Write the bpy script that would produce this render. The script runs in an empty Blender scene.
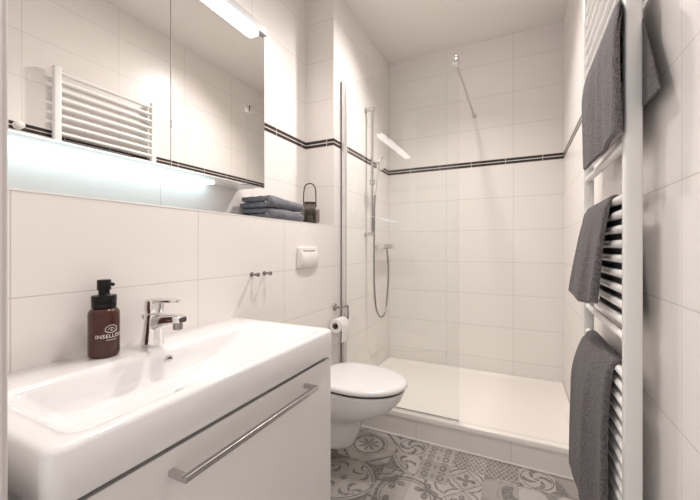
import bpy, bmesh, math, random
from mathutils import Vector, Matrix
PI = math.pi
random.seed(7)
S = bpy.context.scene
COL = S.collection

# ------------------------------------------------------------------ camera, world, lights, exposure
cam_d = bpy.data.cameras.new('camera')
cam_d.sensor_width = 36; cam_d.lens = 338.9 * 36 / 700
cam_d.shift_x = -6.0 / 700; cam_d.shift_y = -2.9 / 700
cam_d.clip_start = .02
cam = bpy.data.objects.new('camera', cam_d); COL.objects.link(cam)
CZ = 1.117
cam.location = (0, 0, CZ); cam.rotation_euler = (PI / 2, 0, math.radians(25.636))
S.camera = cam

W = bpy.data.worlds.new('world'); S.world = W; W.use_nodes = True
W.node_tree.nodes['Background'].inputs[0].default_value = (1, .95, .92, 1)
W.node_tree.nodes['Background'].inputs[1].default_value = 1.15

SPOT_W = 40
def spot(name, x, y, z, watts, col=(1, .945, .91), tilt=0., size=155, blend=.6, roll=0.):
    l = bpy.data.lights.new(name, 'SPOT'); l.energy = watts; l.color = col
    l.spot_size = math.radians(size); l.spot_blend = blend; l.shadow_soft_size = .05
    o = bpy.data.objects.new(name, l); COL.objects.link(o); o.location = (x, y, z); o.rotation_euler = (math.radians(tilt), math.radians(roll), 0); return o
DL = [(-.36, 1.14), (-.42, 2.16)]
H = 2.74
spot('downlight_beam', DL[0][0], DL[0][1], H - .03, SPOT_W * 1.25, size=128, blend=1., roll=12)
spot('downlight_beam', DL[1][0], DL[1][1], H - .03, SPOT_W * 2.2, tilt=-22, size=150, blend=1.)

S.view_settings.view_transform = 'Standard'
S.view_settings.look = 'None'
S.view_settings.gamma = 1
S.view_settings.use_curve_mapping = False
S.view_settings.exposure = 0.11
LAMP_E = 8.0      # mirror lamp
NICHE_E = 3.8     # light under the mirror cabinet

# ------------------------------------------------------------------ node helpers
class X:
    nt = None
    def __init__(s, sock): s.s = sock
    @staticmethod
    def op(kind, *a):
        n = X.nt.nodes.new('ShaderNodeMath'); n.operation = kind
        for i, v in enumerate(a):
            if isinstance(v, X): X.nt.links.new(v.s, n.inputs[i])
            else: n.inputs[i].default_value = float(v)
        return X(n.outputs[0])
    def __add__(s, o): return X.op('ADD', s, o)
    __radd__ = __add__
    def __sub__(s, o): return X.op('SUBTRACT', s, o)
    def __rsub__(s, o): return X.op('SUBTRACT', o, s)
    def __mul__(s, o): return X.op('MULTIPLY', s, o)
    __rmul__ = __mul__
    def __truediv__(s, o): return X.op('DIVIDE', s, o)
    def lt(s, o): return X.op('LESS_THAN', s, o)
    def gt(s, o): return X.op('GREATER_THAN', s, o)
def F(k, *a): return X.op(k, *a)
def band(v, lo, hi): return v.gt(lo) * v.lt(hi)
def step(v, lo, hi):
    n = X.nt.nodes.new('ShaderNodeMapRange'); n.interpolation_type = 'SMOOTHSTEP'
    X.nt.links.new(v.s, n.inputs[0]); n.inputs[1].default_value = lo; n.inputs[2].default_value = hi
    return X(n.outputs[0])
def mixf(f, a, b): return a + f * (b - a) if isinstance(a, X) or isinstance(b, X) else f * (b - a) + a
def mixc(f, a, b):
    n = X.nt.nodes.new('ShaderNodeMix'); n.data_type = 'RGBA'
    for sock, v in ((n.inputs[0], f), (n.inputs[6], a), (n.inputs[7], b)):
        if isinstance(v, X): X.nt.links.new(v.s, sock)
        elif isinstance(v, tuple): sock.default_value = (*v, 1) if len(v) == 3 else v
        else: sock.default_value = v
    return X(n.outputs[2])
def noise(scale, detail=2, vec=None):
    n = X.nt.nodes.new('ShaderNodeTexNoise'); n.inputs['Scale'].default_value = scale; n.inputs['Detail'].default_value = detail
    if vec is None:
        g = X.nt.nodes.new('ShaderNodeNewGeometry'); vec = g.outputs['Position']
    X.nt.links.new(vec, n.inputs['Vector']); return X(n.outputs[0])
def white(*c):
    n = X.nt.nodes.new('ShaderNodeTexWhiteNoise'); n.noise_dimensions = '3D'
    X.nt.links.new(comb(*c), n.inputs[0]); return X(n.outputs[0])
def comb(*c):
    n = X.nt.nodes.new('ShaderNodeCombineXYZ')
    for i, v in enumerate(c):
        if isinstance(v, X): X.nt.links.new(v.s, n.inputs[i])
        else: n.inputs[i].default_value = v
    return n.outputs[0]
def geo():
    g = X.nt.nodes.new('ShaderNodeNewGeometry')
    out = []
    for k in ('Position', 'True Normal'):
        n = X.nt.nodes.new('ShaderNodeSeparateXYZ'); X.nt.links.new(g.outputs[k], n.inputs[0])
        out += [X(n.outputs[i]) for i in range(3)]
    return out
def new_mat(name):
    m = bpy.data.materials.new(name); m.use_nodes = True; X.nt = m.node_tree
    return m, m.node_tree.nodes['Principled BSDF']
def setp(b, **k):
    for a, v in k.items():
        a = a.replace('_', ' ')
        sock = b.inputs[a]
        if isinstance(v, X): X.nt.links.new(v.s, sock)
        elif isinstance(v, tuple): sock.default_value = (*v, 1) if len(v) == 3 else v
        else: sock.default_value = v
def bump(b, h, strength=.3, dist=.002):
    n = X.nt.nodes.new('ShaderNodeBump'); n.inputs['Strength'].default_value = strength; n.inputs['Distance'].default_value = dist
    X.nt.links.new(h.s, n.inputs['Height']); X.nt.links.new(n.outputs[0], b.inputs['Normal'])

def simple(name, col, rough, metal=0., var=.03, scale=30, coat=0., bumpy=0.):
    m, b = new_mat(name)
    n = noise(scale)
    c2 = tuple(max(0, v * (1 - var)) for v in col)
    setp(b, Base_Color=mixc(n, col, c2), Roughness=rough, Metallic=metal)
    if coat: b.inputs['Coat Weight'].default_value = coat; b.inputs['Coat Roughness'].default_value = .04
    if bumpy: bump(b, n, bumpy, .001)
    return m

# ---- glazed wall tile 25 x 50 cm with a double dark border
TILE = (.87, .828, .797); GROUT = (.63, .59, .56); DARK = (.035, .028, .026)
def make_tile(name, with_stripe=True):
    m, b = new_mat(name)
    x, y, z, nx, ny, nz = geo()
    isx = F('ABSOLUTE', nx).gt(.5)
    right = x.gt(0)
    uy = y - mixf(right, .854, .88)
    ux = x + .0354
    u = mixf(isx, ux, uy)
    du = F('ABSOLUTE', F('FRACT', u / .5 + 20.5) - .5) * .5
    up = z.gt(1.775)
    v = mixf(up, z, z - 1.797)
    dv = F('ABSOLUTE', F('FRACT', v / .25 + 20.5) - .5) * .25
    jm = F('MAXIMUM', 1 - step(du, .0008, .0019), 1 - step(dv, .0008, .0019))
    zone = band(z, 1.7515, 1.7972) if with_stripe else z * 0
    dark = F('MAXIMUM', band(z, 1.7535, 1.7715), band(z, 1.7775, 1.7955))
    ds = F('ABSOLUTE', F('FRACT', u / .25 + 20.72) - .5) * .25
    dark = dark * ds.gt(.0016)
    if not with_stripe: dark = z * 0
    jm = jm * (1 - zone)
    cell = white(F('FLOOR', u / .5 + 20), F('FLOOR', v / .25 + 20), isx)
    base = mixc(cell * .5 + noise(3) * .5, TILE, tuple(c * .965 for c in TILE))
    c = mixc(jm, base, GROUT)
    c = mixc(zone, c, (.72, .66, .61))
    c = mixc(dark, c, DARK)
    setp(b, Base_Color=c, Roughness=mixf(jm, .31, .6))
    b.inputs['Specular IOR Level'].default_value = .32
    bump(b, noise(5, 1) * .5 - jm * .6, .22, .002)
    return m

# ---- patchwork cement-look floor tiles
def make_floor():
    m, b = new_mat('patchwork_tile')
    x, y, z, *_ = geo()
    T = .1535
    w = noise(60, 2) - .5
    Xc = (x - .002 + w * .006) / T; Yc = (y - 1.92 + w * .006) / T
    ix = F('FLOOR', (x - .002) / T); iy = F('FLOOR', (y - 1.92) / T)
    def md(v, k): return F('FLOORED_MODULO', v, k)
    px = md(Xc, 2.) - 1.; py = md(Yc, 2.) - 1.
    r = F('SQRT', px * px + py * py); th = F('ARCTAN2', py, px)
    qx = md(Xc + 1, 2.) - 1.; qy = md(Yc + 1., 2.) - 1.
    rq = F('SQRT', qx * qx + qy * qy); thq = F('ARCTAN2', qy, qx)
    fx = F('FRACT', Xc + 50.) - .5; fy = F('FRACT', Yc + 50.) - .5
    rf = F('SQRT', fx * fx + fy * fy); tf = F('ARCTAN2', fy, fx)
    ab = lambda v: F('ABSOLUTE', v); mx = lambda *a: a[0] if len(a) == 1 else F('MAXIMUM', a[0], mx(*a[1:]))
    cos = lambda v: F('COSINE', v)
    # 0 rosette in a ring, one motif over four tiles
    P = []
    P.append(mx(band(r, .50, .60), band(r, .66, .69), band(r, .06, .40) * (r.lt(ab(cos(th * 4.)) * .42)) , r.lt(.10), band(ab(px) + ab(py), 1.28, 1.42), (ab(px) + ab(py)).gt(1.72)))
    # 1 ovals in two directions
    gx = F('FRACT', Xc * 2. + 50.) - .5; gy = F('FRACT', Yc * 2. + 50.) - .5
    e1 = F('SQRT', (gx / .22) * (gx / .22) + (gy / .30) * (gy / .30))
    hx = F('FRACT', Xc * 2. + 50.5) - .5; hy = F('FRACT', Yc * 2. + 50.) - .5
    e2 = F('SQRT', (hx / .12) * (hx / .12) + (hy / .26) * (hy / .26))
    kx = F('FRACT', Xc * 2. + 50.) - .5; ky = F('FRACT', Yc * 2. + 50.5) - .5
    e3 = F('SQRT', (kx / .26) * (kx / .26) + (ky / .10) * (ky / .10))
    P.append(mx(band(e1, .55, 1.), e2.lt(.9) * .5, band(e3, .45, 1.), e1.lt(.2)))
    # 2 honeycomb
    k = 2 * PI * 8.
    P.append(((cos(Yc * k) + cos(Xc * (k * .866) + Yc * (k * .5)) + cos(Xc * (k * .866) - Yc * (k * .5))).lt(.25)) * .85)
    # 3 broad leaves
    a3 = cos(qx * 5.2 + F('SINE', qy * 4.) * 1.3) + cos(qy * 5.6 - F('SINE', qx * 5.) * 1.2) + cos((qx + qy) * 4.)
    P.append(mx(a3.gt(.35) * .8, band(a3, -.25, -.1) * .5))
    # 4 large interlaced circles
    c1 = ab(r - .86); c2 = ab(rq - .62)
    P.append(mx(c1.lt(.05), band(r, .72, .76), c2.lt(.045), rf.lt(ab(cos(tf * 2.)) * .36), band(rq, .3, .36)))
    # 5 dark star
    st = F('POWER', ab(qx), .62) + F('POWER', ab(qy), .62)
    P.append('P5')
    # 6 scrolling flower
    sp = cos(tf * 4. + rf * 14.)
    P[5] = mx(st.lt(1.0) * rf.gt(.13), band(st, 1.08, 1.14), sp.gt(.45) * band(rf, .10, .40) * st.gt(1.18), (ab(fx) + ab(fy)).gt(.86), band(rf, .06, .085))
    P.append(mx(sp.gt(.35) * band(rf, .12, .42), rf.lt(.07), (ab(fx) + ab(fy)).gt(.82), band(rf, .44, .48)))
    # 7 diamond lattice with fleurs
    dd = ab(fx) + ab(fy)
    P.append(mx(band(dd, .46, .51), band(dd, .38, .40), rf.lt(ab(cos(tf * 2.)) * .3), (band(rf, .5, .56))))
    GRID = {  # (column, row) from the shower step towards the door
        (-6, -1): 0, (-5, -1): 0, (-6, -2): 0, (-5, -2): 0, (-4, -1): 6, (-4, -2): 5, (-3, -1): 1, (-3, -2): 1,
        (-2, -1): 2, (-1, -1): 2, (0, -1): 6, (1, -1): 3, (-2, -2): 7, (-1, -2): 3, (0, -2): 3, (1, -2): 6,
        (-6, -3): 5, (-5, -3): 5, (-6, -4): 5, (-5, -4): 5, (-4, -3): 4, (-3, -3): 4, (-4, -4): 4, (-3, -4): 4, (-2, -3): 7, (-1, -3): 3,
        (-7, -1): 3, (-7, -2): 5, (0, -3): 1, (1, -3): 4}
    NC, NR, C0, R0 = 11, 16, -8, -15
    rnd = random.Random(3)
    tot = None
    ramp_index = {}
    for c in range(NC):
        for q in range(NR):
            key = (c + C0, q + R0)
            ramp_index[key] = GRID.get(key, rnd.choice([0, 1, 2, 3, 4, 5, 6, 7]))
    # one constant ramp per row
    def row_id(q):
        n = X.nt.nodes.new('ShaderNodeValToRGB'); n.color_ramp.interpolation = 'CONSTANT'
        els = n.color_ramp.elements
        for c in range(NC):
            pos = c / NC
            v = (ramp_index[(c + C0, q)] + .5) / 8
            if c < 2: e = els[c]; e.position = pos
            else: e = els.new(pos)
            e.color = (v, v, v, 1)
        X.nt.links.new(((ix - C0 + .5) / NC).s, n.inputs[0])
        return X(n.outputs[0])
    pid = row_id(-4)
    for q in (-1, -2, -3, -5, -6, -7):
        pid = mixf(iy.gt(q - .5) * iy.lt(q + .5), pid, row_id(q))
    pid = F('FLOOR', pid * 8.)
    val = None
    for i, p in enumerate(P):
        t = p * band(pid, i - .5, i + .5)
        val = t if val is None else val + t
    val = F('MINIMUM', val, 1.) * (step(noise(55, 4), .30, .62) * .55 + .5)
    dx = .5 - ab(fx); dy = .5 - ab(fy)
    j = 1 - step(F('MINIMUM', dx, dy), .004, .012)
    tone = white(ix, iy, 2.)
    light = mixc(tone, (.50, .47, .44), (.30, .28, .26))
    dk = mixc(tone, (.175, .162, .153), (.13, .12, .113))
    c = mixc(F('MINIMUM', val, 1.), light, dk)
    c = mixc(j * .5, c, (.42, .39, .36))
    setp(b, Base_Color=c, Roughness=.42)
    bump(b, j * -1, .2, .001)
    return m

def emis(name, col, s):
    m, b = new_mat(name)
    n = noise(8)
    setp(b, Base_Color=(.9, .9, .9), Emission_Color=mixc(n, col, tuple(v * .98 for v in col)), Emission_Strength=s, Roughness=.3)
    return m
def thin_glass(name, tint, fres_ior=1.45, dark=0.):
    m, b = new_mat(name); nt = m.node_tree
    nt.nodes.remove(b)
    tr = nt.nodes.new('ShaderNodeBsdfTransparent'); tr.inputs[0].default_value = (*tint, 1)
    gl = nt.nodes.new('ShaderNodeBsdfGlossy'); gl.inputs['Roughness'].default_value = .01
    fr = nt.nodes.new('ShaderNodeFresnel'); fr.inputs[0].default_value = fres_ior
    mx = nt.nodes.new('ShaderNodeMixShader')
    g = nt.nodes.new('ShaderNodeNewGeometry'); mr = nt.nodes.new('ShaderNodeMapRange')
    mr.inputs[3].default_value = fres_ior; mr.inputs[4].default_value = 1 / fres_ior
    nt.links.new(g.outputs['Backfacing'], mr.inputs[0]); nt.links.new(mr.outputs[0], fr.inputs[0])
    nt.links.new(fr.outputs[0], mx.inputs[0]); nt.links.new(tr.outputs[0], mx.inputs[1]); nt.links.new(gl.outputs[0], mx.inputs[2])
    nt.links.new(mx.outputs[0], nt.nodes['Material Output'].inputs[0])
    return m
def terry(name, col, col2):
    m, b = new_mat(name)
    n = noise(170, 3); n2 = noise(14, 2)
    f = step(n, .36, .64) * .75 + n2 * .25
    setp(b, Base_Color=mixc(f, col, col2), Roughness=.95)
    b.inputs['Sheen Weight'].default_value = .12; b.inputs['Sheen Roughness'].default_value = .5
    bump(b, n + n2 * .6, 1., .006)
    return m
def mirror_mat():
    m, b = new_mat('mirror'); setp(b, Base_Color=(.93, .925, .915), Metallic=1., Roughness=.004); return m

M = dict(
    tile=make_tile('wall_tile'), floor=make_floor(),
    ceil=simple('ceiling_paint', (.86, .825, .795), .9, var=.03, scale=6),
    ceramic=simple('ceramic', (.87, .86, .86), .08, var=.015, coat=.3),
    lid=simple('lid_plastic', (.88, .87, .87), .16, var=.01),
    tray=simple('tray_enamel', (.86, .82, .77), .22, var=.015),
    lacquer=simple('white_lacquer', (.82, .80, .79), .14, var=.01),
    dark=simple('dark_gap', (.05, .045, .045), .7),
    chrome=simple('chrome', (.80, .79, .78), .07, 1., var=.02),
    satin=simple('brushed_steel', (.60, .58, .57), .26, 1., var=.1),
    alu=simple('aluminium', (.86, .845, .835), .36, .55, var=.05),
    mirror=mirror_mat(),
    radiator=simple('radiator_enamel', (.84, .83, .81), .22, var=.01),
    plastic=simple('white_plastic', (.84, .80, .77), .25, var=.01),
    jamb=simple('jamb_paint', (.68, .65, .635), .45, var=.02),
    paper=simple('tissue_paper', (.90, .87, .84), .9, var=.05, scale=120),
    card=simple('cardboard', (.35, .28, .23), .9),
    black=simple('black_plastic', (.012, .011, .011), .25, var=.1),
    wire=simple('bronze_wire', (.06, .045, .035), .45, .6),
    rail=simple('lamp_rail_paint', (.33, .32, .32), .4),
    gunmetal=simple('dull_chrome', (.36, .34, .33), .22, 1., var=.1),
    print=simple('label_print', (.80, .74, .70), .6),
    grey=terry('grey_terry', (.062, .053, .056), (.150, .134, .138)),
    hem=terry('towel_hem', (.20, .18, .185), (.14, .12, .125)),
    slate=terry('slate_terry', (.125, .128, .150), (.235, .24, .275)),
    glass=thin_glass('clear_glass', (.975, .985, .98), 1.42),
    smoke=thin_glass('smoked_glass', (.74, .73, .71), 1.3),
    silicone=simple('silicone', (.82, .79, .76), .4),
)
for k_ in ('black', 'gunmetal'): M[k_].node_tree.nodes['Principled BSDF'].inputs['Specular IOR Level'].default_value = .2
def amber():
    m, b = new_mat('amber_bottle')
    n = noise(15)
    setp(b, Base_Color=mixc(n, (.085, .022, .013), (.05, .014, .009)), Roughness=.12)
    b.inputs['Transmission Weight'].default_value = .12
    return m
M['amber'] = amber()
M['lamp'] = emis('lamp_diffuser', (1., .97, .93), LAMP_E)
M['niche'] = emis('niche_diffuser', (.62, .88, 1.), NICHE_E)
M['spot'] = emis('downlight_lens', (1., .94, .88), 5.)

# ------------------------------------------------------------------ mesh helpers
def box(bm, x0, x1, y0, y1, z0, z1, bev=0, seg=2):
    r = bmesh.ops.create_cube(bm, size=1)
    vs = r['verts']
    for v in vs:
        v.co = ((x0 + x1) / 2 + v.co.x * (x1 - x0), (y0 + y1) / 2 + v.co.y * (y1 - y0), (z0 + z1) / 2 + v.co.z * (z1 - z0))
    if bev:
        es = list({e for v in vs for e in v.link_edges})
        bmesh.ops.bevel(bm, geom=es, offset=bev, segments=seg, profile=.5, affect='EDGES')
    return bm
def ring_loft(bm, rings, cap0=True, cap1=True, closed=True):
    R = [[bm.verts.new(p) for p in r] for r in rings]
    n = len(R[0])
    for a, b in zip(R, R[1:]):
        for i in range(n if closed else n - 1):
            j = (i + 1) % n
            try: bm.faces.new((a[i], a[j], b[j], b[i]))
            except ValueError: pass
    if cap0: bm.faces.new(list(reversed(R[0])))
    if cap1: bm.faces.new(R[-1])
    return bm
def lathe(bm, prof, c, n=32, axis='z', cap=True):
    rings = []
    for r, h in prof:
        ring = []
        for i in range(n):
            a = 2 * PI * i / n
            p = (r * math.cos(a), r * math.sin(a), h)
            if axis == 'x': p = (p[2], p[0], p[1])
            if axis == 'y': p = (p[1], p[2], p[0])
            ring.append((c[0] + p[0], c[1] + p[1], c[2] + p[2]))
        rings.append(ring)
    return ring_loft(bm, rings, cap, cap)
def tube(bm, pts, r, n=12, cap=True):
    pts = [Vector(p) for p in pts]
    rings = []
    t0 = (pts[1] - pts[0]).normalized()
    up = Vector((0, 0, 1)) if abs(t0.z) < .9 else Vector((1, 0, 0))
    u = (up - t0 * up.dot(t0)).normalized()
    for i, p in enumerate(pts):
        t = (pts[min(i + 1, len(pts) - 1)] - pts[max(i - 1, 0)]).normalized()
        u = (u - t * u.dot(t)).normalized(); w = t.cross(u)
        rr = r[i] if isinstance(r, (list, tuple)) else r
        rings.append([p + (u * math.cos(2 * PI * k / n) + w * math.sin(2 * PI * k / n)) * rr for k in range(n)])
    return ring_loft(bm, rings, cap, cap)
def spline(pts, n=8):
    pts = [Vector(p) for p in pts]; out = []
    P = [pts[0] * 2 - pts[1]] + pts + [pts[-1] * 2 - pts[-2]]
    for i in range(1, len(P) - 2):
        for k in range(n):
            t = k / n
            a, b, c, d = P[i - 1], P[i], P[i + 1], P[i + 2]
            out.append(.5 * ((2 * b) + (c - a) * t + (2 * a - 5 * b + 4 * c - d) * t * t + (3 * b - a - 3 * c + d) * t ** 3))
    out.append(pts[-1]); return out
def rrect(x0, x1, y0, y1, r, z, n=8):
    out = []
    for cx, cy, a0 in ((x1 - r, y1 - r, 0), (x0 + r, y1 - r, 90), (x0 + r, y0 + r, 180), (x1 - r, y0 + r, 270)):
        for k in range(n + 1):
            a = math.radians(a0 + 90 * k / n)
            out.append((cx + r * math.cos(a), cy + r * math.sin(a), z))
    return out

def obj(name, bm, mat, parent=None, smooth=True, ang=40, kind=None, **props):
    bmesh.ops.recalc_face_normals(bm, faces=bm.faces[:])
    me = bpy.data.meshes.new(name); bm.to_mesh(me); bm.free()
    if not isinstance(mat, (list, tuple)): mat = [mat]
    for k in mat: me.materials.append(M[k])
    o = bpy.data.objects.new(name, me); COL.objects.link(o)
    if smooth:
        for p in me.polygons: p.use_smooth = True
        me.set_sharp_from_angle(angle=math.radians(ang))
    if parent is not None:
        o.parent = parent
        o.matrix_parent_inverse = Matrix.Translation(-parent.location) if parent.parent is None and parent.type == 'EMPTY' else Matrix.Identity(4)
    if kind: o['kind'] = kind
    for k, v in props.items(): o[k] = v
    return o
def thing(name, label, cat, loc, group=None):
    o = bpy.data.objects.new(name, None); COL.objects.link(o); o.location = loc; o.empty_display_size = .05
    o['label'] = label; o['category'] = cat
    if group: o['group'] = group
    return o
def tag(o, label, cat, group=None):
    o['label'] = label; o['category'] = cat
    if group: o['group'] = group
    return o
def B(): return bmesh.new()

# ------------------------------------------------------------------ setting
XL, XN, XR, YB, YN = -1.04, -1.247, .29, 2.837, 1.845
YF = .19                                   # room side of the wall with the doorway
LEDGE = 1.25; STEP_Y = 1.92
bm = B(); box(bm, -1.5, .5, -1.2, YB + .1, -.1, 0); obj('floor', bm, 'floor', kind='structure', smooth=False)
bm = B(); box(bm, -1.5, .5, -.2, YB + .1, H, H + .1); obj('ceiling', bm, 'ceil', kind='structure', smooth=False)
bm = B()
box(bm, -1.5, XL, YF - .14, YN, 0, LEDGE); box(bm, -1.5, XN, YF - .14, YN, LEDGE, H); box(bm, -1.5, XL, YN, YB, 0, H)
obj('wall_left', bm, 'tile', kind='structure', smooth=False)
bm = B(); box(bm, -1.5, .5, YB, YB + .1, 0, H); obj('wall_back', bm, 'tile', kind='structure', smooth=False)
bm = B(); box(bm, XR, .5, -1.2, YB, 0, H); obj('wall_right', bm, 'tile', kind='structure', smooth=False)
bm = B(); box(bm, XL, -.62, .05, YF, 0, H); box(bm, -.62, XR, .05, YF, 2.1, H); obj('wall_front', bm, 'tile', kind='structure', smooth=False)
bm = B(); box(bm, -.62, -.595, .03, YF + .005, 0, 2.1, .002); box(bm, -.62, -.611, YF + .005, YF + .016, 0, 2.1, .002)
box(bm, -.595, XR, .03, YF + .005, 2.068, 2.1, .002)
obj('door_1', bm, 'jamb', kind='structure', smooth=False)
bm = B(); box(bm, XL - .008, XL + .0015, YF, YN, LEDGE - .004, LEDGE + .001, .0008); obj('trim_1', bm, 'silicone', kind='structure', smooth=False)
# tiled shower step and tray
bm = B(); box(bm, XL, XR, STEP_Y, STEP_Y + .03, 0, .115); obj('trim_2', bm, 'tile', kind='structure', smooth=False)
bm = B(); tube(bm, [(XL, STEP_Y - .002, .002), (XR, STEP_Y - .002, .002)], .006, 6); obj('trim_3', bm, 'silicone', kind='structure')
TZ = .145
bm = B()
x0, x1, y0, y1 = XL + .001, XR - .001, STEP_Y - .006, YB - .001
rings = [rrect(x0, x1, y0, y1, .004, .116), rrect(x0, x1, y0, y1, .004, TZ - .006), rrect(x0 + .003, x1 - .003, y0 + .003, y1 - .001, .004, TZ - .001),
         rrect(x0 + .006, x1 - .006, y0 + .006, y1 - .002, .004, TZ), rrect(x0 + .03, x1 - .03, y0 + .04, y1 - .012, .02, TZ),
         rrect(x0 + .036, x1 - .036, y0 + .046, y1 - .016, .03, TZ - .004), rrect(x0 + .05, x1 - .05, y0 + .06, y1 - .03, .05, TZ - .014),
         rrect(x0 + .08, x1 - .08, y0 + .09, y1 - .06, .06, TZ - .017)]
ring_loft(bm, rings)
t = obj('shower_tray', bm, 'tray'); tag(t, 'wide flat white shower tray set on the tiled step behind the glass', 'shower tray')

# ceiling downlights
for i, (x, y) in enumerate(DL):
    t = thing('downlight', ['round recessed downlight in the ceiling above the basin', 'round recessed downlight in the ceiling above the shower'][i], 'ceiling light', (x, y, H), 'ceiling downlights')
    bm = B(); lathe(bm, [(.095, 0), (.095, -.004), (.090, -.007), (.082, -.007), (.082, 0)], (x, y, H), 28, cap=False); obj('bezel', bm, 'alu', t)
    bm = B(); lathe(bm, [(.082, -.001), (.081, -.003)], (x, y, H), 28); obj('lens', bm, 'spot', t)

# ------------------------------------------------------------------ mirror cabinet
MX, MY0, MY1, MYS, MZ0, MZ1 = -1.08, .30, 1.254, .777, 1.398, 2.135
t = thing('mirror_cabinet', 'white wall cabinet with two mirror doors and a lamp along its top', 'mirror cabinet', (XN, .78, MZ0))
bm = B(); box(bm, XN + .001, MX - .021, MY0, MY1, MZ0, MZ1, .001); obj('body', bm, 'plastic', t, smooth=False)
for ya, yb_ in ((MY0, MYS - .0008), (MYS + .0008, MY1)):
    bm = B(); box(bm, MX - .020, MX, ya, yb_, MZ0 - .004, MZ1 - .03, .0012, 1); obj('mirror_door', bm, 'mirror', t, smooth=False)
bm = B(); box(bm, MX - .021, MX + .014, MY0, MY1, MZ1 - .029, MZ1 + .010, .002); obj('lamp_rail', bm, 'rail', t, smooth=False)
LY0, LY1 = .36, 1.192; LZ = MZ1 - .052
def lamp_ring(y, s):
    return [(MX + .001 + .030 * s * (.5 + .5 * math.cos(a)), y, LZ + .018 * s * math.sin(a) - (1 - s) * .0) for a in [2 * PI * k / 20 for k in range(20)]]
bm = B()
ys = [(LY0, .3), (LY0 + .006, .7), (LY0 + .02, 1), (LY1 - .03, 1), (LY1 - .012, .9), (LY1 - .003, .65), (LY1, .3)]
ring_loft(bm, [lamp_ring(y, s) for y, s in ys]); lamp = obj('lamp_diffuser', bm, 'lamp', t, label='glowing white lamp tube')
bm = B(); box(bm, XN + .008, XN + .058, MY0 + .05, 1.06, MZ0 - .008, MZ0 + .001, .003); obj('under_light', bm, 'niche', t, label='cool white light panel')

# ------------------------------------------------------------------ basin and vanity
SZ, SB, SX, SY0, SY1 = .832, .745, -.583, .235, 1.037
bm = B()
N = 10
xa, xb = XL + .001, SX
rings = [rrect(xa, xb - .004, SY0 + .004, SY1 - .004, .022, SB, N), rrect(xa, xb, SY0, SY1, .025, SB + .006, N), rrect(xa, xb, SY0, SY1, .025, SZ - .010, N),
         rrect(xa, xb - .0015, SY0 + .0015, SY1 - .0015, .024, SZ - .005, N), rrect(xa, xb - .005, SY0 + .005, SY1 - .005, .022, SZ - .0015, N),
         rrect(xa + .004, xb - .011, SY0 + .011, SY1 - .011, .018, SZ, N)]
ix0, ix1, iy0, iy1 = XL + .128, SX - .026, SY0 + .034, SY1 - .034
def inner(d0, d1, e0, e1, r, dz): return rrect(ix0 + d0, ix1 - d1, iy0 + e0, iy1 - e1, r, SZ - dz, N)
rings += [inner(-.006, -.004, -.006, -.006, .035, .0), inner(0, 0, 0, 0, .035, .0006), inner(.005, .004, .008, .012, .036, .0030), inner(.010, .008, .018, .03, .038, .0085), inner(.014, .012, .028, .06, .040, .018),
          inner(.018, .016, .040, .105, .042, .034), inner(.023, .021, .052, .15, .044, .052), inner(.030, .028, .066, .19, .048, .068),
          inner(.042, .040, .085, .225, .05, .079), inner(.060, .056, .11, .26, .05, .0845), inner(.09, .085, .17, .31, .04, .087), inner(.11, .105, .26, .36, .02, .088)]
ring_loft(bm, rings, cap0=False)
t = thing('washbasin', 'long rectangular white ceramic washbasin on the drawer unit', 'washbasin', (-.81, .636, SB))
obj('basin', bm, 'ceramic', t, ang=50)
bm = B(); lathe(bm, [(.0125, 0), (.0125, .003), (.009, .004), (.0085, .001)], (0, 0, 0), 24, 'x', cap=False)
OM = Matrix.Translation(-t.location) @ Matrix.Translation((ix0 + .0165, .636, SZ - .032)) @ Matrix.Rotation(.30, 4, 'Y')
o = obj('overflow', bm, 'satin', t); o.matrix_parent_inverse = OM
bm = B(); lathe(bm, [(.0087, .0002), (.0087, .0012)], (0, 0, 0), 24, 'x'); o = obj('overflow_hole', bm, 'dark', t); o.matrix_parent_inverse = OM
bm = B(); lathe(bm, [(.03, 0), (.03, .004), (.022, .007), (.001, .007)], (ix0 + .14, .60, SZ - .0885), 28); obj('drain', bm, 'chrome', t)

t = thing('vanity_unit', 'white lacquered drawer unit hung below the washbasin', 'vanity unit', (-.82, .64, .19))
vy0, vy1, vx = .258, 1.030, -.592
bm = B()
box(bm, XL + .001, vx - .022, vy0, vy0 + .016, .19, SB - .011); box(bm, XL + .001, vx - .022, vy1 - .016, vy1, .19, SB - .011)
box(bm, XL + .001, vx - .022, vy0 + .016, vy1 - .016, .19, .206); box(bm, XL + .001, XL + .012, vy0 + .016, vy1 - .016, .206, .60)
box(bm, XL + .001, vx - .024, vy0, vy1 , SB - .011, SB - .001) if False else None
obj('carcass', bm, 'lacquer', t, smooth=False)
bm = B(); box(bm, vx - .05, vx - .024, vy0 + .002, vy1 - .002, SB - .02, SB - .0005); obj('drawer_gap_shade', bm, 'dark', t, smooth=False)  # near-black bar, paints in the shadow gap between basin and drawer front
bm = B(); box(bm, vx - .019, vx, vy0, vy1, .19, SB - .012, .0015); d = obj('drawer_front', bm, 'lacquer', t, smooth=False)
bm = B()
hz, hx = .692, -.551
box(bm, hx - .006, hx + .006, 0.420, .876, hz - .006, hz + .006, .0012)
for yy in (.426, .870): box(bm, vx - .001, hx - .005, yy - .006, yy + .006, hz - .006, hz + .006, .001)
obj('handle', bm, 'satin', d, smooth=False, label='long brushed steel bar handle')

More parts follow.
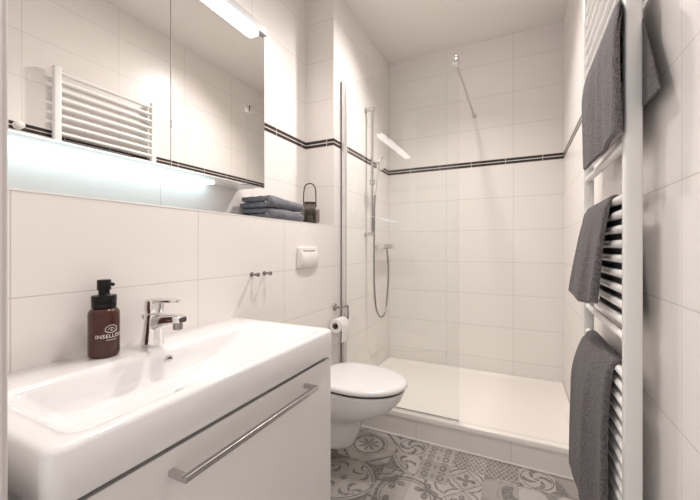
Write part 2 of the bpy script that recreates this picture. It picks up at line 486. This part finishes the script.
# faucet
fx, fy = -.963, .636
t = thing('basin_tap', 'chrome single-lever mixer tap on the back of the washbasin', 'tap', (fx, fy, SZ))
def ell(cx, cy, z, a, b, n=28, tilt=0.): return [(cx + a * math.cos(k), cy + b * math.sin(k), z + tilt * a * math.cos(k)) for k in [2 * PI * i / n for i in range(n)]]
bm = B()
ring_loft(bm, [ell(fx - .002, fy, SZ, .033, .029), ell(fx - .002, fy, SZ + .004, .034, .030), ell(fx - .001, fy, SZ + .010, .032, .0285), ell(fx + .002, fy, SZ + .04, .0285, .026), ell(fx + .005, fy, SZ + .075, .027, .0245),
               ell(fx + .006, fy, SZ + .090, .0265, .024), ell(fx + .006, fy, SZ + .092, .025, .023)])
obj('body', bm, 'chrome', t)
bm = B()
def srect(x, z, hy, hz_, n=20): return [(x, fy + hy * math.copysign(abs(math.cos(k)) ** .6, math.cos(k)), z + hz_ * math.copysign(abs(math.sin(k)) ** .6, math.sin(k))) for k in [2 * PI * i / n for i in range(n)]]
ring_loft(bm, [srect(fx + .0, SZ + .058, .021, .028), srect(fx + .03, SZ + .070, .0205, .021), srect(fx + .065, SZ + .080, .019, .0155), srect(fx + .105, SZ + .085, .0175, .0125), srect(fx + .124, SZ + .085, .0155, .010), srect(fx + .128, SZ + .0845, .012, .007)])
sp = obj('spout', bm, 'chrome', t)
bm = B(); lathe(bm, [(.0115, -.020), (.0125, -.019), (.0125, -.004), (.0115, .002)], (fx + .108, fy, SZ + .076), 20); obj('aerator', bm, 'gunmetal', sp)
bm = B()
ring_loft(bm, [ell(fx + .006, fy, SZ + .095, .026, .0235, tilt=.05), ell(fx + .006, fy, SZ + .110, .0275, .025, tilt=.06), ell(fx + .006, fy, SZ + .130, .0265, .024, tilt=.08), ell(fx + .007, fy, SZ + .135, .021, .019, tilt=.08)])
ring_loft(bm, [srect(fx + .012, SZ + .126, .018, .008), srect(fx + .045, SZ + .132, .0175, .0065), srect(fx + .085, SZ + .134, .016, .0055), srect(fx + .104, SZ + .134, .013, .0045), srect(fx + .108, SZ + .134, .008, .003)])
obj('lever', bm, 'chrome', t)
bm = B(); tube(bm, [(fx - .031, fy, SZ + .03), (fx - .040, fy, SZ + .074)], .003, 8); lathe(bm, [(.003, -.008), (.0075, -.005), (.0075, .007), (.003, .009)], (fx - .040, fy, SZ + .078), 14); obj('pop_up_rod', bm, 'chrome', t)

# soap bottle
bx, by, br = -.983, .517, .0348
t = thing('soap_dispenser', 'brown pump bottle of hand soap at the back of the washbasin', 'soap dispenser', (bx, by, SZ))
bm = B(); lathe(bm, [(.012, .003), (br - .008, .001), (br - .003, .0015), (br - .0006, .005), (br, .010), (br, .111), (br - .001, .117), (br - .004, .122), (br - .008, .1255), (br - .014, .1275)], (bx, by, SZ), 48)
bot = obj('bottle', bm, 'amber', t)
bm = B(); lathe(bm, [(.022, .127), (.0265, .1275), (.0275, .129), (.0275, .139), (.0265, .1395), (.0265, .141), (.0278, .1415), (.0278, .157), (.0265, .159), (.018, .160), (.014, .160), (.0125, .162), (.0125, .172), (.0155, .173), (.0155, .198), (.0145, .1995), (.010, .200)], (bx, by, SZ), 40)
pm = obj('pump', bm, 'black', t)
bm = B(); 
an = math.atan2(.85, .25)
dxn, dyn = math.cos(an), math.sin(an)
tube(bm, [(bx + dxn * .010, by + dyn * .010, SZ + .187), (bx + dxn * .019, by + dyn * .019, SZ + .1865), (bx + dxn * .022, by + dyn * .022, SZ + .183)], [.0055, .005, .004], 10); obj('nozzle', bm, 'black', t)
# printed word, underline and shell emblem wrapped on the glass
CAMANG = math.atan2(-by, -bx)
TA = CAMANG + math.radians(26)
def wrap(px_, pz): # px_ metres along the surface, pz height above basin
    a = TA + px_ / br
    R_ = br + .0004
    return (bx + R_ * math.cos(a), by + R_ * math.sin(a), SZ + pz)
bm = B()
cu = bpy.data.curves.new('word', 'FONT'); cu.body = 'INSELLOFT'; cu.align_x = 'CENTER'; cu.size = .0130; cu.offset = .00012; cu.space_character = 1.12; cu.resolution_u = 3
to = bpy.data.objects.new('word', cu); COL.objects.link(to)
dg = bpy.context.evaluated_depsgraph_get()
me = bpy.data.meshes.new_from_object(to.evaluated_get(dg)); bm.from_mesh(me)
bpy.data.objects.remove(to); bpy.data.curves.remove(cu); bpy.data.meshes.remove(me)
bmesh.ops.subdivide_edges(bm, edges=[e for e in bm.edges if e.calc_length() > .004], cuts=2)
for v in bm.verts: v.co = wrap(v.co.x, .052 + v.co.y)
def ribbon(bm, pts, w):
    vs = []
    for i, p in enumerate(pts):
        a = pts[max(i - 1, 0)]; b_ = pts[min(i + 1, len(pts) - 1)]
        tx, tz = b_[0] - a[0], b_[1] - a[1]; L = math.hypot(tx, tz) or 1
        nx_, nz_ = -tz / L * w / 2, tx / L * w / 2
        vs.append((bm.verts.new(wrap(p[0] + nx_, p[1] + nz_)), bm.verts.new(wrap(p[0] - nx_, p[1] - nz_))))
    for a, b_ in zip(vs, vs[1:]): bm.faces.new((a[0], a[1], b_[1], b_[0]))
ribbon(bm, [(-.012 + .002 * k, .0465) for k in range(13)], .0011)
ez = .0745
def arc(cx, cz, rx, rz, a0, a1, n=18): return [(cx + rx * math.cos(math.radians(a0 + (a1 - a0) * k / n)), cz + rz * math.sin(math.radians(a0 + (a1 - a0) * k / n))) for k in range(n + 1)]
ribbon(bm, arc(0, ez - .003, .0140, .0125, 12, 168), .0013); ribbon(bm, arc(0, ez - .0005, .0140, .0090, 190, 350), .0016)
ribbon(bm, arc(0, ez - .0030, .0070, .0062, 0, 180), .0012); ribbon(bm, arc(0, ez - .0028, .0016, .0016, 0, 360), .0012)
obj('print', bm, 'print', bot, smooth=False, label='pale printed emblem and word').matrix_parent_inverse = Matrix.Identity(4)

# ------------------------------------------------------------------ hooks, flush plate, paper, toilet
for i, (yy, lab) in enumerate(((1.125, 'small chrome wall hook nearer the tap'), (1.205, 'small chrome wall hook nearer the flush plate'))):
    zz = .999
    t = thing('wall_hook', lab, 'hook', (XL, yy, zz), 'small chrome wall hooks')
    bm = B(); lathe(bm, [(.010, .0005), (.010, .004), (.0055, .006), (.005, .028), (.008, .030), (.0095, .034), (.0095, .039), (.007, .041)], (XL, yy, zz), 20, 'x'); obj('peg', bm, 'gunmetal', t)

t = thing('flush_plate', 'white toilet flush plate on the tiled wall above the toilet', 'flush plate', (XL, 1.55, 1.06))
bm = B()
def plate(x, y0, y1, z0, z1, r): return [(x, p[0], p[1]) for p in rrect(y0, y1, z0, z1, r, 0, 6)]
PY0, PY1, PZ0, PZ1 = 1.455, 1.645, 1.004, 1.118
ring_loft(bm, [plate(XL + .0005, PY0, PY1, PZ0, PZ1, .012), plate(XL + .010, PY0, PY1, PZ0, PZ1, .012), plate(XL + .014, PY0 + .004, PY1 - .004, PZ0 + .004, PZ1 - .004, .010)])
obj('frame', bm, 'plastic', t)
bm = B()
r_ = []
for x_, s in ((XL + .0135, 0), (XL + .019, 0), (XL + .022, .004)):
    ring = []
    for k in range(13):
        u = k / 12; ring.append((x_, PY0 + .012 + s + (PY1 - PY0 - .024 - 2 * s) * u, PZ0 + .020 + s - .014 * math.sin(PI * u)))
    for k in range(13):
        u = 1 - k / 12; ring.append((x_, PY0 + .012 + s + (PY1 - PY0 - .024 - 2 * s) * u, PZ1 - .028 - s))
    r_.append(ring)
ring_loft(bm, r_); obj('button', bm, 'plastic', t)
bm = B(); box(bm, XL + .0135, XL + .0155, PY0 + .04, PY1 - .04, PZ1 - .024, PZ1 - .018); obj('slot', bm, 'satin', t, smooth=False)

# toilet
TC = 1.572
t = thing('toilet', 'white wall-hung toilet with closed lid between basin and shower', 'toilet', (XL, TC, .08))
def dsec(z, xf, hw, xm_len, back=.92, n=22, x0=XL + .001):
    pts = []; xm = xf - xm_len
    for k in range(n + 1):
        a = -PI / 2 + PI * k / n
        pts.append((xm + xm_len * math.cos(a) ** .92 if abs(math.cos(a)) > 1e-6 else xm, TC + hw * math.sin(a), z))
    for k in range(1, 7):
        u = k / 6; pts.append((xm + (x0 - xm) * u, TC + hw * (1 - (1 - back) * u), z))
    for k in range(6, 0, -1):
        u = k / 6; pts.append((xm + (x0 - xm) * u, TC - hw * (1 - (1 - back) * u), z))
    return pts
bm = B()
ring_loft(bm, [dsec(.090, -.80, .066, .08), dsec(.094, -.775, .078, .10), dsec(.115, -.762, .083, .10), dsec(.17, -.738, .090, .10), dsec(.215, -.724, .097, .11), dsec(.240, -.705, .106, .13),
               dsec(.262, -.668, .122, .17), dsec(.292, -.608, .145, .21), dsec(.33, -.552, .165, .25), dsec(.368, -.518, .176, .28), dsec(.402, -.502, .180, .29), dsec(.418, -.500, .180, .29), dsec(.422, -.505, .176, .285)])
obj('bowl', bm, 'ceramic', t, ang=60)
def egg(z, s=0., xf=-.486, xb=-.955, hw=.187):
    pts = []; xm = -.735
    for k in range(40):
        a = 2 * PI * k / 40
        c, s_ = math.cos(a), math.sin(a)
        if c >= 0: pts.append((xm + (xf - s - xm) * c, TC + (hw - s) * s_, z))
        else: pts.append((xm + (xm - xb - s) * math.copysign(abs(c) ** .55, c), TC + (hw - s) * math.copysign(abs(s_) ** .75, s_), z))
    return pts
bm = B(); ring_loft(bm, [egg(.4225, .040), egg(.4235, .036), egg(.437, .036), egg(.438, .040)]); obj('seat', bm, 'lid', t)
bm = B(); ring_loft(bm, [egg(.4222, .013), egg(.4225, .011), egg(.4345, .011), egg(.4348, .013)]); obj('lid_gap_shade', bm, 'dark', t, label='dark strip standing in for the shaded gap under the lid')  # near-black ring, paints the shade in the gap between bowl and lid
bm = B(); ring_loft(bm, [egg(.4385, .034), egg(.4375, .030), egg(.4352, .010), egg(.434, .004), egg(.437, .0005), egg(.443, 0), egg(.450, .001), egg(.456, .006), egg(.460, .018), egg(.4625, .05), egg(.464, .10), egg(.4645, .15)]); obj('lid', bm, 'lid', t, ang=70)
for s in (-1, 1):
    bm = B(); lathe(bm, [(.013, .4225), (.013, .446), (.011, .449)], (-.965, TC + s * .075, 0), 18); obj('hinge', bm, 'chrome', t)

# paper holder and roll
py0, pz = 1.855, .742
t = thing('paper_holder', 'chrome toilet paper holder on the wall beside the glass profile', 'paper holder', (XL, py0, pz))
bm = B(); lathe(bm, [(.022, .0005), (.022, .006), (.020, .009), (.009, .011), (.0075, .014), (.0075, .046)], (XL, py0, pz), 24, 'x'); obj('rosette', bm, 'gunmetal', t)
bm = B()
ax = XL + .050
tube(bm, spline([(XL + .040, py0, pz), (ax - .004, py0 + .004, pz), (ax, py0 + .02, pz - .001), (ax, py0 + .075, pz - .001), (ax, py0 + .088, pz - .012), (ax, py0 + .088, pz - .075), (ax, py0 + .078, pz - .0845), (ax, py0 + .02, pz - .0855), (ax, py0 - .082, pz - .0855)], 5), .0055, 10)
obj('arm', bm, 'gunmetal', t)
t = thing('toilet_roll', 'white toilet paper roll hanging on the chrome paper holder', 'toilet roll', (ax, py0, pz - .12))
rz_, ry0, ry1 = pz - .0855 - .0135, py0 - .080, py0 + .020
bm = B(); lathe(bm, [(.020, ry0 + .0005), (.039, ry0), (.042, ry0 + .003), (.042, ry1 - .003), (.039, ry1), (.020, ry1 - .0005), (.020, ry0 + .0005)], (ax, 0, rz_), 36, 'y', cap=False)
obj('paper', bm, 'paper', t)
bm = B(); lathe(bm, [(.0195, ry0 + .001), (.0195, ry1 - .001), (.0178, ry1 - .001), (.0178, ry0 + .001), (.0195, ry0 + .001)], (ax, 0, rz_), 28, 'y', cap=False); obj('core', bm, 'card', t)
bm = B()
pr_ = [(ax - .042 * math.cos(a), rz_ + .042 * math.sin(a)) for a in [math.radians(v) for v in (60, 30, 0)]] + [(ax - .0425, rz_ - .03), (ax - .041, rz_ - .065), (ax - .038, rz_ - .095)]
pr_ = [(2 * ax - p[0] + .0012, p[1]) for p in pr_]
ring_loft(bm, [[(p[0], ry0 + .002, p[1]) for p in pr_] + [(p[0] + .0012, ry0 + .002, p[1]) for p in reversed(pr_)], [(p[0], ry1 - .002, p[1]) for p in pr_] + [(p[0] + .0012, ry1 - .002, p[1]) for p in reversed(pr_)]])
obj('loose_sheet', bm, 'paper', t)

# ------------------------------------------------------------------ ledge: folded towels, lantern
def folded(z0, th, x_in, x_out, y0, y1, seed, name_label):
    rnd = random.Random(seed)
    t = thing('folded_towel', name_label, 'towel', ((x_in + x_out) / 2, (y0 + y1) / 2, z0), 'folded towels on the ledge')
    lt = th / 2 * .93                       # one doubled layer
    r = th / 4
    zc = [z0 + th * .25, z0 + th * .75]
    cl = [(x_in, zc[0])]
    n = 14
    for k in range(n + 1): cl.append((x_in + (x_out - r * 1.0 - x_in) * k / n, zc[0]))
    for k in range(1, 9):
        a = -PI / 2 + PI * k / 9; cl.append((x_out - r + r * math.cos(a), (zc[0] + zc[1]) / 2 + r * math.sin(a)))
    for k in range(n + 1): cl.append((x_out - r - (x_out - r - x_in - .01) * k / n, zc[1]))
    cl = cl[1:]
    ny = 26
    rings = []
    for j in range(ny + 1):
        v = j / ny; y = y0 + (y1 - y0) * v
        e = min(1, min(v, 1 - v) / .06); half = lt / 2 * (.62 + .38 * math.sin(e * PI / 2))
        sag = .006 * math.sin(v * 5 + seed) ; dx = .006 * math.sin(v * 4 + 2 * seed) - .012 * (1 - e) * 0
        drop = (.35 * th * v * v if seed == 1 else .1 * th * v * v)
        up, dn = [], []
        for i, (cx_, cz_) in enumerate(cl):
            a = cl[max(i - 1, 0)]; b_ = cl[min(i + 1, len(cl) - 1)]
            tx, tz = b_[0] - a[0], b_[1] - a[1]; L = math.hypot(tx, tz)
            nx_, nz_ = -tz / L, tx / L
            wob = .0012 * math.sin(i * 1.3 + v * 9 + seed * 3)
            sc = 1 - (drop / th) * ((cz_ - z0) / th)
            for arr, s in ((up, 1), (dn, -1)):
                z = cz_ + s * nz_ * half
                z = z0 + (z - z0) * sc
                arr.append((cx_ + dx + s * nx_ * (half * .98) + wob, y, max(z0 + .0005, z + wob)))
        rings.append(up + dn[::-1])
    bm = B(); ring_loft(bm, rings); obj('cloth', bm, 'slate', t, ang=80)
    bm = B(); xx = x_out - .016
    tube(bm, [(xx, y0 + .006, z0 + th * .5), (xx - .001, y0 - .004, z0 + th * .42), (xx, y0 + .006, z0 + th * .36)], .003, 8)
    obj('hanging_loop', bm, 'print', t, label='small pale loop')
folded(LEDGE + .0015, .054, -1.232, -1.056, 1.258, 1.540, 0, 'folded slate blue towel lying directly on the tiled ledge')
folded(LEDGE + .0560, .057, -1.235, -1.052, 1.250, 1.530, 1, 'folded slate blue towel on top of another folded towel')

lx, ly = -1.10, 1.668
t = thing('lantern', 'small smoked glass lantern with arched wire handle beside the folded towels', 'lantern', (lx, ly, LEDGE))
bm = B(); lathe(bm, [(.040, .0015), (.044, .002), (.044, .007), (.040, .008)], (lx, ly, LEDGE), 32); obj('base', bm, 'wire', t)
bm = B(); lathe(bm, [(.052, .0085), (.058, .011), (.058, .084), (.057, .086), (.055, .084), (.055, .012), (.040, .0085)], (lx, ly, LEDGE), 36, cap=False); obj('glass_cup', bm, 'smoke', t)
bm = B(); lathe(bm, [(.036, .009), (.036, .122), (.034, .122), (.034, .010), (.036, .009)], (lx, ly, LEDGE), 36, cap=False); obj('glass_cylinder', bm, 'smoke', t)
bm = B(); lathe(bm, [(.0365, .121), (.0375, .124), (.0375, .128), (.034, .128), (.0335, .121), (.0365, .121)], (lx, ly, LEDGE), 32, cap=False); obj('rim', bm, 'wire', t)
bm = B()
da = Vector((.9, .43, 0)).normalized()
hp = [(-.036, .10), (-.036, .14), (-.035, .185)] + [(-.032 * math.cos(a), .205 + .034 * math.sin(a)) for a in [PI * k / 10 for k in range(11)]] + [(.035, .185), (.036, .14), (.036, .10)]
tube(bm, [(lx + da.x * p[0], ly + da.y * p[0], LEDGE + p[1]) for p in hp], .0035, 8); obj('handle', bm, 'wire', t)
bm = B(); lathe(bm, [(.018, .009), (.018, .045), (.016, .047), (.002, .046)], (lx, ly, LEDGE), 20); obj('candle', bm, 'paper', t)

# ------------------------------------------------------------------ shower screen
GY = 1.955
t = thing('shower_screen', 'clear fixed glass shower screen in a chrome wall profile', 'shower screen', (-.66, GY, TZ))
bm = B(); box(bm, XL + .012, -.300, GY - .004, GY + .004, TZ + .001, 2.182, .0008, 1); obj('glass_panel', bm, 'glass', t, smooth=False)
bm = B(); box(bm, XL + .0005, XL + .030, GY - .020, GY - .006, TZ + .001, 2.19, .002); box(bm, XL + .0005, XL + .030, GY + .006, GY + .020, TZ + .001, 2.19, .002); box(bm, XL + .0005, XL + .010, GY - .020, GY + .020, TZ + .001, 2.19, .001)
obj('wall_profile', bm, 'alu', t, smooth=False, label='satin metal wall profile')
bm = B(); box(bm, XL + .011, XL + .029, GY - .0058, GY - .0042, TZ + .002, 2.184); box(bm, XL + .011, XL + .029, GY + .0042, GY + .0058, TZ + .002, 2.184); obj('gasket', bm, 'silicone', t, smooth=False)
bm = B(); box(bm, XL + .03, -.300, GY - .005, GY + .005, TZ + .0003, TZ + .006, .001); obj('bottom_seal', bm, 'satin', t, smooth=False)
cz_ = 2.155; cx_ = -.318
bm = B(); box(bm, cx_ - .016, cx_ + .016, GY - .016, GY - .0042, cz_ - .016, cz_ + .030, .003); box(bm, cx_ - .016, cx_ + .016, GY + .0042, GY + .022, cz_ - .016, cz_ + .030, .003); box(bm, cx_ - .016, cx_ + .016, GY - .012, GY + .016, cz_ + .0275, cz_ + .034, .002); obj('clamp', bm, 'chrome', t)
bm = B(); tube(bm, [(cx_, GY + .015, cz_), (cx_, YB - .012, cz_)], .0075, 14); lathe(bm, [(.016, -.0135), (.016, -.001)], (cx_, YB, cz_), 20, 'y'); obj('stabiliser_rod', bm, 'satin', t, label='chrome stabilising rod to the back wall')

# shower rail
ry = 2.33; rx = XL + .055
t = thing('shower_rail', 'chrome shower rail with hand shower on the wall behind the glass', 'shower rail', (XL, ry, 1.2))
RZ0, RZ1 = 1.205, 2.150
bm = B(); tube(bm, [(rx, ry, RZ0), (rx, ry, RZ1 + .01)], .0105, 16); obj('rail', bm, 'satin', t)
for zz in (RZ0 + .012, RZ1 - .005):
    bm = B(); tube(bm, [(XL + .0005, ry, zz), (rx + .018, ry, zz)], .0135, 14); lathe(bm, [(.020, .0005), (.020, .008), (.014, .010)], (XL, ry, zz), 20, 'x'); obj('bracket', bm, 'satin', t)
sz_ = 1.60
bm = B(); lathe(bm, [(.016, -.02), (.018, -.018), (.018, .018), (.016, .02)], (rx, ry, sz_), 18); tube(bm, [(rx, ry, sz_), (rx + .035, ry - .01, sz_ + .004)], .012, 12); obj('slider', bm, 'satin', t)
bm = B()
hs = [(rx + .028, ry - .012, sz_ - .10), (rx + .036, ry - .012, sz_ - .04), (rx + .043, ry - .012, sz_ + .03), (rx + .052, ry - .012, sz_ + .09), (rx + .068, ry - .012, sz_ + .125)]
tube(bm, spline(hs, 5), [.009] * 6 + [.0105] * 9 + [.013] * 6, 14)
hd = Vector((.93, -.15, -.42)).normalized(); hc = Vector((rx + .078, ry - .014, sz_ + .128))
u = hd.orthogonal().normalized(); w = hd.cross(u)
ring_loft(bm, [[hc + hd * h + (u * math.cos(2 * PI * k / 28) + w * math.sin(2 * PI * k / 28)) * r for k in range(28)] for r, h in ((.012, -.022), (.036, -.014), (.047, .0), (.048, .008), (.045, .012))])
obj('hand_shower', bm, 'chrome', t)
bm = B()
mxy = (XL + .065, 2.605)
MZc = 1.122
hose = spline([(rx + .028, ry - .012, sz_ - .10), (rx + .022, ry - .008, 1.40), (rx + .018, ry - .004, 1.10), (rx + .018, ry + .0, .82), (rx + .022, ry + .03, .655), (rx + .028, ry + .10, .580), (rx + .03, ry + .19, .60), (rx + .025, ry + .255, .72), (mxy[0] + .015, mxy[1] + .01, .92), (mxy[0] + .005, mxy[1], MZc - .018)], 9)
tube(bm, hose, .0075, 10); obj('hose', bm, 'gunmetal', t, label='flexible metal hose')
t = thing('shower_mixer', 'chrome bar shower mixer on the wall below the hand shower', 'shower mixer', (XL, mxy[1], MZc))
bm = B(); tube(bm, [(mxy[0], mxy[1] - .09, MZc), (mxy[0], mxy[1] + .09, MZc)], .021, 20); obj('body', bm, 'satin', t)
for ya, yb_ in ((mxy[1] - .145, mxy[1] - .093), (mxy[1] + .093, mxy[1] + .145)):
    bm = B(); lathe(bm, [(.020, ya), (.0235, ya + .004), (.0235, yb_ - .004), (.021, yb_)], (mxy[0], 0, MZc), 22, 'y'); obj('knob', bm, 'chrome', t)
for yy in (mxy[1] - .06, mxy[1] + .06):
    bm = B(); lathe(bm, [(.030, .0005), (.030, .006), (.016, .012), (.014, .046)], (XL, yy, MZc), 24, 'x'); obj('wall_union', bm, 'chrome', t)

# ------------------------------------------------------------------ radiator and hanging towels
PX, PW, RY0, RY1, RB, RT = .228, .034, .999, 1.605, .07, 2.162
t = thing('towel_radiator', 'tall white towel radiator with many horizontal tubes on the right wall', 'radiator', (PX, 1.29, RB))
for ya in (RY0, RY1 - .036):
    bm = B(); box(bm, PX, PX + PW, ya, ya + .036, RB, RT, .006, 3); p = obj('post', bm, 'radiator', t)
    for zz in (RB + .15, RT - .15):
        bm = B(); tube(bm, [(PX + PW - .002, ya + .018, zz), (XR - .0005, ya + .018, zz)], .008, 10); lathe(bm, [(.014, -.008), (.014, -.0005)], (XR, ya + .018, zz), 16, 'x'); obj('wall_bracket', bm, 'radiator', t)
    bm = B(); lathe(bm, [(.010, 0), (.010, .004), (.006, .006)], (PX + PW / 2, ya + .018, RT - .0005), 14); obj('vent_plug', bm, 'chrome', t)
BX = PX + .016; bar_r = .0115
zs = [2.128 - .0500 * k for k in range(16)] + [1.243 - .0393 * k for k in range(10)] + [.792 - .0369 * k for k in range(19)]
tb = None
for z in zs:
    if tb is None:
        bm = B(); tube(bm, [(0, RY0 + .030, 0), (0, RY1 - .030, 0)], bar_r, 16)
        tb = obj('tube', bm, 'radiator', t)
        tb.matrix_parent_inverse = Matrix.Identity(4); tb.location = (BX - t.location.x, -t.location.y, z - t.location.z)
    else:
        c = tb.copy(); COL.objects.link(c); c.parent = t; c.location = (BX - t.location.x, -t.location.y, z - t.location.z)

def hanging(label, ztop, zf, zb, yn_top, yf_top, yn_bot, yf_bot, bulge_near, bulge_far, th, seed, back_y=None, mixp=0., wave=.006):
    """terry towel over one tube: front fall towards the room, back fall between tubes and wall"""
    t = thing('hand_towel' if seed != 3 else 'bath_towel', label, 'towel', (BX, (yn_top + yf_top) / 2, zf), 'grey towels on the radiator')
    rr = bar_r + .0015
    ny, nf = 30, 30
    rings = []
    for j in range(ny + 1):
        v = j / ny
        ring_o, ring_i = [], []
        cl = []
        # back fall
        nb = 14
        for k in range(nb):
            s = k / nb
            z = zb + (ztop - zb) * s
            cl.append((BX + rr + .001 + .002 * math.sin(v * 7 + seed), 1 - s, z, 'b'))
        for k in range(9):
            a = PI * k / 8
            cl.append((BX + rr * math.cos(a), 0, ztop + rr * math.sin(a), 't'))
        for k in range(1, nf + 1):
            s = k / nf
            z = ztop + (zf - ztop) * s
            bl = (bulge_near + (bulge_far - bulge_near) * v)
            prof = mixp * s + (1 - mixp) * (1 - (1 - min(1, s / .35)) ** 2)
            rdg = .004 * max(0, math.cos((v - .45 - .08 * s) * 2 * PI * 2.2)) ** 3 * min(1, s * 3)
            x = BX - rr - rdg - bl * prof * (1 - .18 * s) - wave * math.sin(v * 6.3 * 1.3 + seed) * min(1, s * 2) * .7 - wave * .4 * math.sin(v * 15 + s * 2 + seed * 2) * s
            cl.append((x, s, z, 'f'))
        for i, (x, s, z, w_) in enumerate(cl):
            if w_ == 'f':
                ya = yn_top + (yn_bot - yn_top) * (min(1, s * 6) if seed == 1 else s); yb_ = yf_top + (yf_bot - yf_top) * s
            elif w_ == 'b' and back_y:
                ya = yn_top + (back_y[0] - yn_top) * s; yb_ = yf_top + (back_y[1] - yf_top) * s
            else: ya, yb_ = yn_top, yf_top
            y = ya + (yb_ - ya) * v
            a_ = cl[max(i - 1, 0)]; b_ = cl[min(i + 1, len(cl) - 1)]
            tx, tz = b_[0] - a_[0], b_[2] - a_[2]; L = math.hypot(tx, tz) or 1
            nx_, nz_ = tz / L, -tx / L
            tt = th * (1 if w_ == 'f' else (.45 if w_ == 'b' else .6 + .4 * 0))
            e = min(1, min(v, 1 - v) / .05); tt *= .55 + .45 * math.sin(e * PI / 2)
            zz = z + ((.004 if seed == 1 else .010) * math.sin(v * 5 + seed) * s if w_ == 'f' else 0)
            ring_i.append((x, y, zz)); ring_o.append((x + nx_ * tt, y, zz + nz_ * tt))
        rings.append(ring_o + ring_i[::-1])
    bm = B(); ring_loft(bm, rings); obj('cloth', bm, 'grey', t, ang=80)
    # stitched hem along the lower front edge
    bm = B()
    L_ = len(rings[0]) // 2
    tube(bm, [Vector(r[L_ - 1]) * .5 + Vector(r[L_]) * .5 - Vector((0, 0, .001)) for r in rings], max(.003, th * .34), 8); obj('hem', bm, 'hem', t, label='stitched hem')
    return t
hanging('dark grey towel hanging highest on the radiator, above the other two', 1.728, 1.388, 1.445, 1.042, 1.440, .982, 1.40, .012, .020, .011, 1, (.895, 1.40))
hanging('dark grey towel on the middle of the radiator, between two other towels', 1.243, .952, .93, 1.150, 1.500, 1.17, 1.475, .028, .062, .013, 2, (1.05, 1.46), 1.)
hanging('dark grey towel on the lowest part of the radiator', .792, .31, .30, 1.120, 1.510, 1.11, 1.48, .014, .066, .014, 3, (1.12, 1.47), .45)

# small knob hook on the right wall seen in the mirror
bm = B(); lathe(bm, [(.022, -.0005), (.022, -.006), (.012, -.010), (.012, -.025), (.020, -.030), (.020, -.038), (.014, -.042)], (XR, .862, 1.775), 20, 'x')
o = obj('robe_hook', bm, 'plastic'); tag(o, 'small round white hook on the dark border, seen in the mirror left of the radiator', 'hook')
